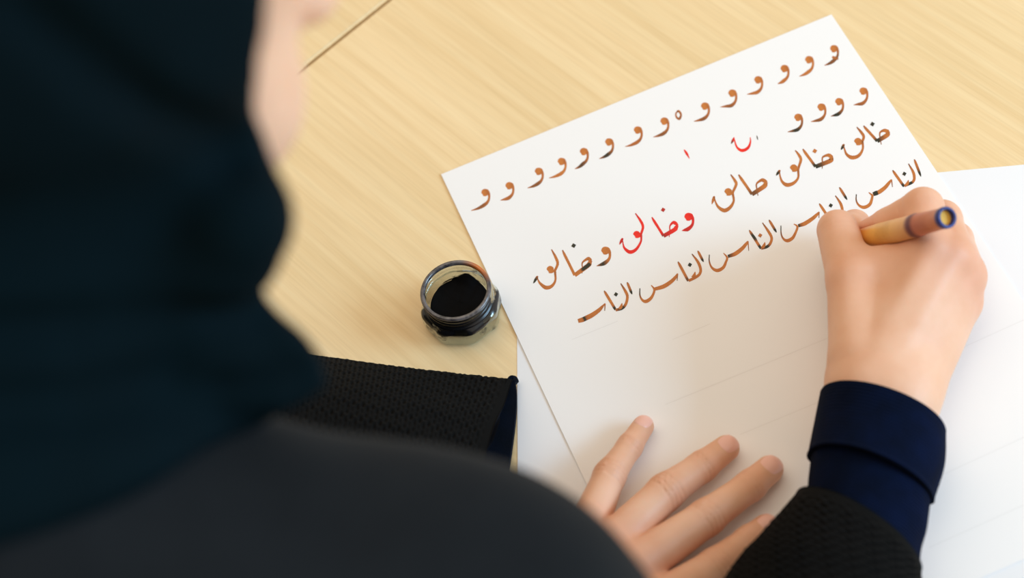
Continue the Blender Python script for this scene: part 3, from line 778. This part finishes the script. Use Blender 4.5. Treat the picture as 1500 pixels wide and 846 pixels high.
for H, idx in ((L_FING, (1, 2)), (R_FING, (1, 2))):
    for nm, Pj in H.items():
        for k in idx:
            if k < len(Pj): fl_ += .42 * np.exp(-(((co - Pj[k][0]) ** 2).sum(1) / (Pj[k][1] * 1.1) ** 2))
        fl_ += .3 * np.exp(-(((co - Pj[-1][0]) ** 2).sum(1) / (Pj[-1][1] * 1.3) ** 2))
        if nm != 'thumb': fl_ += .3 * np.exp(-(((co - Pj[0][0]) ** 2).sum(1) / (Pj[0][1] * 1.5) ** 2))
ql = head_local(co); fl_ += 1.0 * np.exp(-((ql[:, 0] / 20) ** 4 + ((ql[:, 2] + 68) / 9) ** 4)) * (ql[:, 1] > 60)
attr(me, 'flush', np.clip(fl_, 0, 1))
body = link('body', me, M_SKIN, person)

# fingernails of the left hand
def nail(f, P, name, wid, ln, shift=0.0):
    a = nrm(P[-1][0] - P[-2][0]); up = nrm(UPV - a * (UPV @ a)); up = nrm(up + shift * np.cross(a, up)); up = nrm(up - a * (up @ a)); sd = np.cross(a, up)
    c = P[-1][0] + a * (P[-1][1] * .10); nu, nv = 15, 13; V = []; F = []
    for i in range(nu):
        for j in range(nv):
            u = 2 * i / (nu - 1) - 1; v = 2 * j / (nv - 1) - 1
            uu = u * math.sqrt(max(0, 1 - .42 * v * v)); vv = v * math.sqrt(max(0, 1 - .42 * u * u))
            V.append(c + a * uu * ln / 2 + sd * vv * wid / 2 * 1.0 + up * P[-1][1] * 1.0)
    V = np.array(V, np.float32); e = np.eye(3, dtype=np.float32) * .3
    for _ in range(6):
        d = f(V); g = np.stack([(f(V + e[i]) - f(V - e[i])) / .6 for i in range(3)], 1)
        edge = np.array([max(abs(2 * (k // nv) / (nu - 1) - 1), abs(2 * (k % nv) / (nv - 1) - 1)) for k in range(nu * nv)])
        tgt = np.where(edge > .9, -.15, .16)
        pr_ = ((d - tgt) / np.maximum((g @ up.astype(np.float32)), .35))
        V = V - np.clip(pr_, -2, 2)[:, None] * up.astype(np.float32)
    for i in range(nu - 1):
        for j in range(nv - 1): F.append((i * nv + j, (i + 1) * nv + j, (i + 1) * nv + j + 1, i * nv + j + 1))
    me = mesh(name, V, F); recalc(me); return link(name, me, M_NAIL, person)
for nm, wd, ln, sh in (('little', 8.0, 9.0, -.1), ('ring', 9.2, 10.5, -.05), ('middle', 10.0, 11.0, -.05), ('index', 9.6, 11, -.1)):
    nail(f_lefthand, L_FING[nm], 'fingernail', wd, ln, sh)

# ------------------------------------------------------------------ robe: back, shoulders, upper arms and skirt
def wob(p, s, a, ph=0):
    return a * (np.sin(p[:, 0] * s + 1.7 * np.sin(p[:, 1] * s * .7 + ph)) * np.sin(p[:, 1] * s * .8 + 1.3 * np.sin(p[:, 2] * s * .9 + ph)) + .5 * np.sin(p[:, 2] * s * 1.3 + p[:, 0] * s * .6 + ph))
def f_robe0(p):
    d = cone(p, NECK + [-6, -8, 8], NECK + [-20, -30, -60], 62, 80)
    d = smin(d, cone(p, NECK + [-4, -8, 0], RSH, 62, 58), 22); d = smin(d, cone(p, NECK + [0, 0, -25], LSH, 58, 60), 30)
    d = smin(d, ell(p, CHEST, (162, 128, 180)), 45)
    d = smin(d, cone(p, CHEST, HIP, 118, 140), 60)
    d = smin(d, chain(p, [(RSH, 58), (RSH * .62 + ELB_R * .38 + [-6, -4, -5], 46), (ELB_R + [-8, 0, 10], 46)], 15), 20)
    d = smin(d, chain(p, [(LSH, 60), (ELB_L + [-6, 6, 18], 50), (ELB_L * .55 + L_FORE[1][0] * .45 + [0, 0, 6], 36)], 15), 25)
    d = smin(d, chain(p, [(HIP + [60, -90, 0], 98), (HIP + [420, 60, -30], 74), (HIP + [430, 70, -440], 85)], 20), 40)
    d = smin(d, chain(p, [(HIP + [-20, 80, 0], 98), (HIP + [330, 250, -30], 74), (HIP + [340, 260, -440], 85)], 20), 40)
    return d
def f_robe(p):
    d = f_robe0(p) + wob(p, .035, 2.2) + wob(p, .09, .6, 2)
    d = np.maximum(d, (p[:, 0] - ELB_R[0]) * .12 + (p[:, 1] - (ELB_R[1] + 75)))  if False else d
    return d.astype(np.float32)
P, Q = nets(f_robe, (-560, -260, -700), (200, 640, 420), 6.0, 2)
robe = link('robe', mesh_q('robe', P, Q), M_ROBE, person); robe['label'] = 'charcoal robe over the back and shoulder'

# sleeves -----------------------------------------------------------
def sleeve(name, loops, rows, cols, m, parent, knit, th, label=None, thick=True):
    """loops of world points -> a cloth tube; returns the object and its smooth grid before the knit relief"""
    K = np.array([catmull(np.array(l, float), cols, True) for l in loops])
    G = catmull(K, rows)
    zmin = Z_TOP + .4 + (th if thick else 2.2)
    G[..., 2] = np.maximum(G[..., 2], zmin)
    nn = grid_normals(G)
    u = np.concatenate([[0], np.cumsum(np.linalg.norm(np.diff(G[:, cols // 5], axis=0), axis=1))])[:, None]
    v = np.cumsum(np.linalg.norm(G - np.roll(G, 1, 1), axis=2), axis=1) - np.linalg.norm(G[:, :1] - np.roll(G, 1, 1)[:, :1], axis=2)
    sgn = np.sign(((G - G.mean(1, keepdims=True)) * nn).sum(2).mean())
    h = knit(u, v) * np.clip((G[..., 2] - zmin - .6) / 3, 0, 1)
    D = G + sgn * nn * h[..., None]
    V, Q = tube_grid(D); me = mesh_q(name, V, np.array(Q)); recalc(me)
    o = link(name, me, m, parent)
    if thick: solidify(o, th)
    if label: o['label'] = label
    return o, (G, sgn * nn)
def lining(GN, rows, m, parent, label=None):
    """inner layer: starts at the hem, runs inside the sleeve"""
    G, nn = GN; off = np.full(len(rows), 2.0); off[0] = 0; off[1] = -.35; off[2] = .3; off[3] = 1.2
    L = G[rows] - nn[rows] * off[:, None, None]
    L[..., 2] = np.maximum(L[..., 2], Z_TOP + .4)
    V, Q = tube_grid(L); me = mesh_q('sleeve_lining', V, np.array(Q)); recalc(me); me.flip_normals()
    o = link('sleeve_lining', me, m, parent)
    if label: o['label'] = label
    return o
def px(l): return [at(*q) for q in l]
def basket(u, v):
    c = np.round(u / 2.1); du = u - 2.1 * c; vv = (v + (c % 2) * 2.7) / 5.4; dv = (vv - np.round(vv)) * 5.4
    return (.3 * np.cos(2 * np.pi * u / 4.2) * np.cos(np.pi * v / 5.4) - .75 * np.exp(-(du / .55) ** 2 - (dv / 1.7) ** 4)) * np.clip((u - 2.5) / 5, 0, 1)
def ring_loop(c, l, r_, hz, n=14, lowz=.5):
    """oval loop: centre pixel/height, left and right silhouette pixels, half height"""
    C = at(*c); A = at(*r_) - at(*l); C = (at(*r_) + at(*l)) / 2
    out = []
    for k in range(n):
        t = 2 * math.pi * k / n
        p = C + A / 2 * math.cos(t) + np.array([0, 0, hz if math.sin(t) > 0 else hz * lowz]) * math.sin(t); out.append(p)
    return out
# left sleeve, lying on the table
LS0 = px([(752, 556, 5), (739, 592, 17), (724, 625, 28), (708, 685, 38), (698, 790, 44), (700, 912, 20), (722, 850, 2.2), (745, 705, 2), (756, 625, 2), (758, 580, 2.2)])
LSa = px([(735, 553, 6.5), (722, 588, 19), (708, 622, 30), (692, 682, 41), (680, 790, 47), (682, 915, 20), (704, 850, 2.2), (728, 705, 2), (739, 625, 2), (742, 580, 2.2)])
LS1 = px([(610, 539, 12), (604, 565, 32), (596, 602, 48), (585, 660, 58), (570, 780, 60), (566, 900, 22), (584, 840, 2.5), (604, 700, 2), (613, 620, 2), (616, 570, 3)])
LS2 = px([(480, 522, 20), (474, 545, 44), (466, 585, 62), (455, 650, 72), (440, 750, 72), (440, 850, 24), (452, 800, 3), (468, 690, 2), (482, 600, 2), (488, 552, 4)])
LS3 = px([(330, 500, 30), (322, 530, 60), (312, 570, 82), (300, 640, 92), (290, 740, 90), (290, 830, 30), (300, 790, 3), (318, 680, 2), (332, 590, 2), (338, 536, 6)])
LS4 = px([(150, 470, 40), (142, 505, 76), (132, 550, 100), (120, 620, 108), (110, 710, 104), (110, 800, 36), (120, 760, 4), (138, 660, 3), (152, 570, 3), (158, 510, 8)])
s_l, GL = sleeve('sleeve', [LS0, LSa, LS1, LS2, LS3, LS4], 760, 420, M_KNIT, robe, basket, 1.3, 'black basket-knit sleeve on the left forearm', False)
lining(GL, [0, 1, 2, 4] + list(range(7, 420, 4)), M_LINING, s_l, 'dark navy lining inside the cuff opening')
# right sleeve
RS0 = ring_loop((0, 0), (1166, 729, 28), (1350, 832, 28), 28)
RS1 = ring_loop((0, 0), (1112, 792, 32), (1352, 880, 32), 33)
RS2 = ring_loop((0, 0), (1066, 846, 36), (1362, 950, 36), 37)
RS3 = ring_loop((0, 0), (1010, 960, 42), (1390, 1080, 42), 42)
RS4 = ring_loop((0, 0), (1040, 1180, 50), (1450, 1300, 50), 48)
RS5 = ring_loop((0, 0), (1080, 1330, 60), (1500, 1440, 60), 52)
s_r, GR = sleeve('sleeve', [RS0, RS1, RS2, RS3, RS4, RS5], 460, 380, M_KNIT, robe, basket, 1.4, 'black knit sleeve on the right forearm', False)
lining(GR, [0, 1, 2, 4] + list(range(7, 300, 4)), M_LINING, s_r)
# navy jersey undersleeve with its turned-back cuff
def rib(u, v): return .14 * np.cos(2 * np.pi * u / 1.5)
U0 = ring_loop((0, 0), (1189, 664, 27), (1364, 724, 27), 20)
U1 = ring_loop((0, 0), (1184, 705, 27), (1358, 772, 27), 20.5)
U2 = ring_loop((0, 0), (1180, 760, 28), (1348, 830, 28), 22)
U3 = ring_loop((0, 0), (1160, 880, 32), (1370, 960, 32), 25)
us, _ = sleeve('undersleeve', [U0, U1, U2, U3], 420, 160, M_NAVY, person, rib, 1.0, 'navy jersey undersleeve at the right wrist')
K0 = ring_loop((0, 0), (1201, 578, 26), (1386, 632, 26), 23.0)
K1 = ring_loop((0, 0), (1193, 618, 26), (1384, 680, 26), 23.4)
K2 = ring_loop((0, 0), (1183, 668, 27), (1368, 733, 27), 24.6)
loopsK = [K0, K1, K2]
def rib2(u, v): return .10 * np.cos(2 * np.pi * u / 1.7) + .35 * np.exp(-((u - u.max()) / 1.2) ** 2)
cf, _ = sleeve('turned_back_cuff', loopsK, 220, 180, M_NAVY, us, rib2, 1.3)

# ------------------------------------------------------------------ headscarf
CAPE_A, CAPE_B = atd(455, 588, 505), atd(0, 775, 475)     # the scarf's lower hem across the back
CAPE_N = nrm(np.cross(CAPE_B - CAPE_A, np.array([.15, -.5, .85])))
if (NB - CAPE_A) @ CAPE_N > 0: CAPE_N = -CAPE_N
def f_scarf0(p):
    q = head_local(p)
    d = ell(q, (0, -16, 22), (88, 108, 99))
    d = smin(d, ell(q, (0, 10, -50), (72, 74, 84)), 24)
    # face opening
    fo = np.sqrt((q[:, 0] / 96) ** 2 + ((q[:, 2] + 2) / 104) ** 2) - 1
    fo = np.maximum(fo * 60, 10.5 + .58 * np.clip(2.4 - q[:, 2], -4, 26) - q[:, 1])
    d = smax(d, -fo, 5)
    # cloth gathered under the chin and falling to the shoulders
    d = smin(d, cone(p, atd(336, 318, 470), atd(240, 425, 492), 14, 22.5), 10)
    d = smin(d, cone(p, NB, NB * .4 + NECK * .6, 66, 70), 22)
    d = smin(d, chain(p, [(atd(150, 500, 500), 26), (atd(330, 510, 497), 15.5), (atd(410, 540, 500), 9.5), (atd(466, 556, 506), 3.5)], 8), 7)
    cape = smax(smax(f_robe0(p) - 4, (p - CAPE_A) @ CAPE_N, 5), np.sqrt(((p - NECK) ** 2).sum(1)) - 210, 5)
    d = smin(d, cape, 10)
    # folds
    n1 = nrm(np.array([.2, .55, .8])); t = (p - HC) @ np.array([.35, -.75, .45])
    d = d + 2.0 * np.sin(t * .075 + .9 * np.sin(q[:, 0] * .03)) + .9 * np.sin(t * .15 + q[:, 2] * .06)
    return d.astype(np.float32)
def hit(f, px_, py_):
    d = ray(px_, py_); d /= np.linalg.norm(d); q = np.array([0, 0, CAM_H]) + d * 250
    for _ in range(80):
        v = float(f(q[None].astype(np.float32))[0])
        if v < .3: break
        q = q + d * max(.3, v * .6)
    return q
FOLDS = [([(-60, 492), (120, 480), (260, 474), (385, 466)], 4.5, 7), ([(40, 20), (150, 110), (260, 185), (345, 225)], 3.4, 9),
         ([(250, 500), (330, 520), (410, 525), (462, 546)], 3.2, 4), ([(330, 575), (390, 570), (450, 568)], 4.5, 5), ([(-40, 600), (120, 590), (260, 560)], 6, 10)]
FOLD3 = [([hit(f_scarf0, *q) for q in L], r_, k_) for L, r_, k_ in FOLDS]
def f_scarf(p):
    d = f_scarf0(p)
    for L, r_, k_ in FOLD3:
        g = chain(p, [(a, r_) for a in L], 2); d = smax(d, -g, k_)
    return d.astype(np.float32)
P, Q = nets(f_scarf, HC - 300, HC + 230, 3.2, 2)
link('headscarf', mesh_q('headscarf', P, Q), M_SCARF, person)['label'] = 'very dark teal headscarf draped over head and neck'

# ------------------------------------------------------------------ the chair under the writer (outside the frame)
M_CHAIR = mat('dark_oak', srgb(92, 66, 44), 0.5)
ch = empty('chair', (HIP[0] / 1000, HIP[1] / 1000, -0.75)); ch.rotation_euler = (0, 0, math.radians(-60))
tag(ch, 'dark wooden chair the writer sits on', 'chair')
def cp(n, me): o = bpy.data.objects.new(n, me); COL.objects.link(o); me.materials.append(M_CHAIR); o.parent = ch
ST = 750 + HIP[2] - 150
cp('seat', bevel_box(430, 430, 30, 8, 3, (0, 0, ST - 15)))
for sx in (-1, 1):
    for sy in (-1, 1): cp('leg', bevel_box(36, 36, ST - 30, 5, 2, (sx * 190, sy * 190, (ST - 30) / 2)))
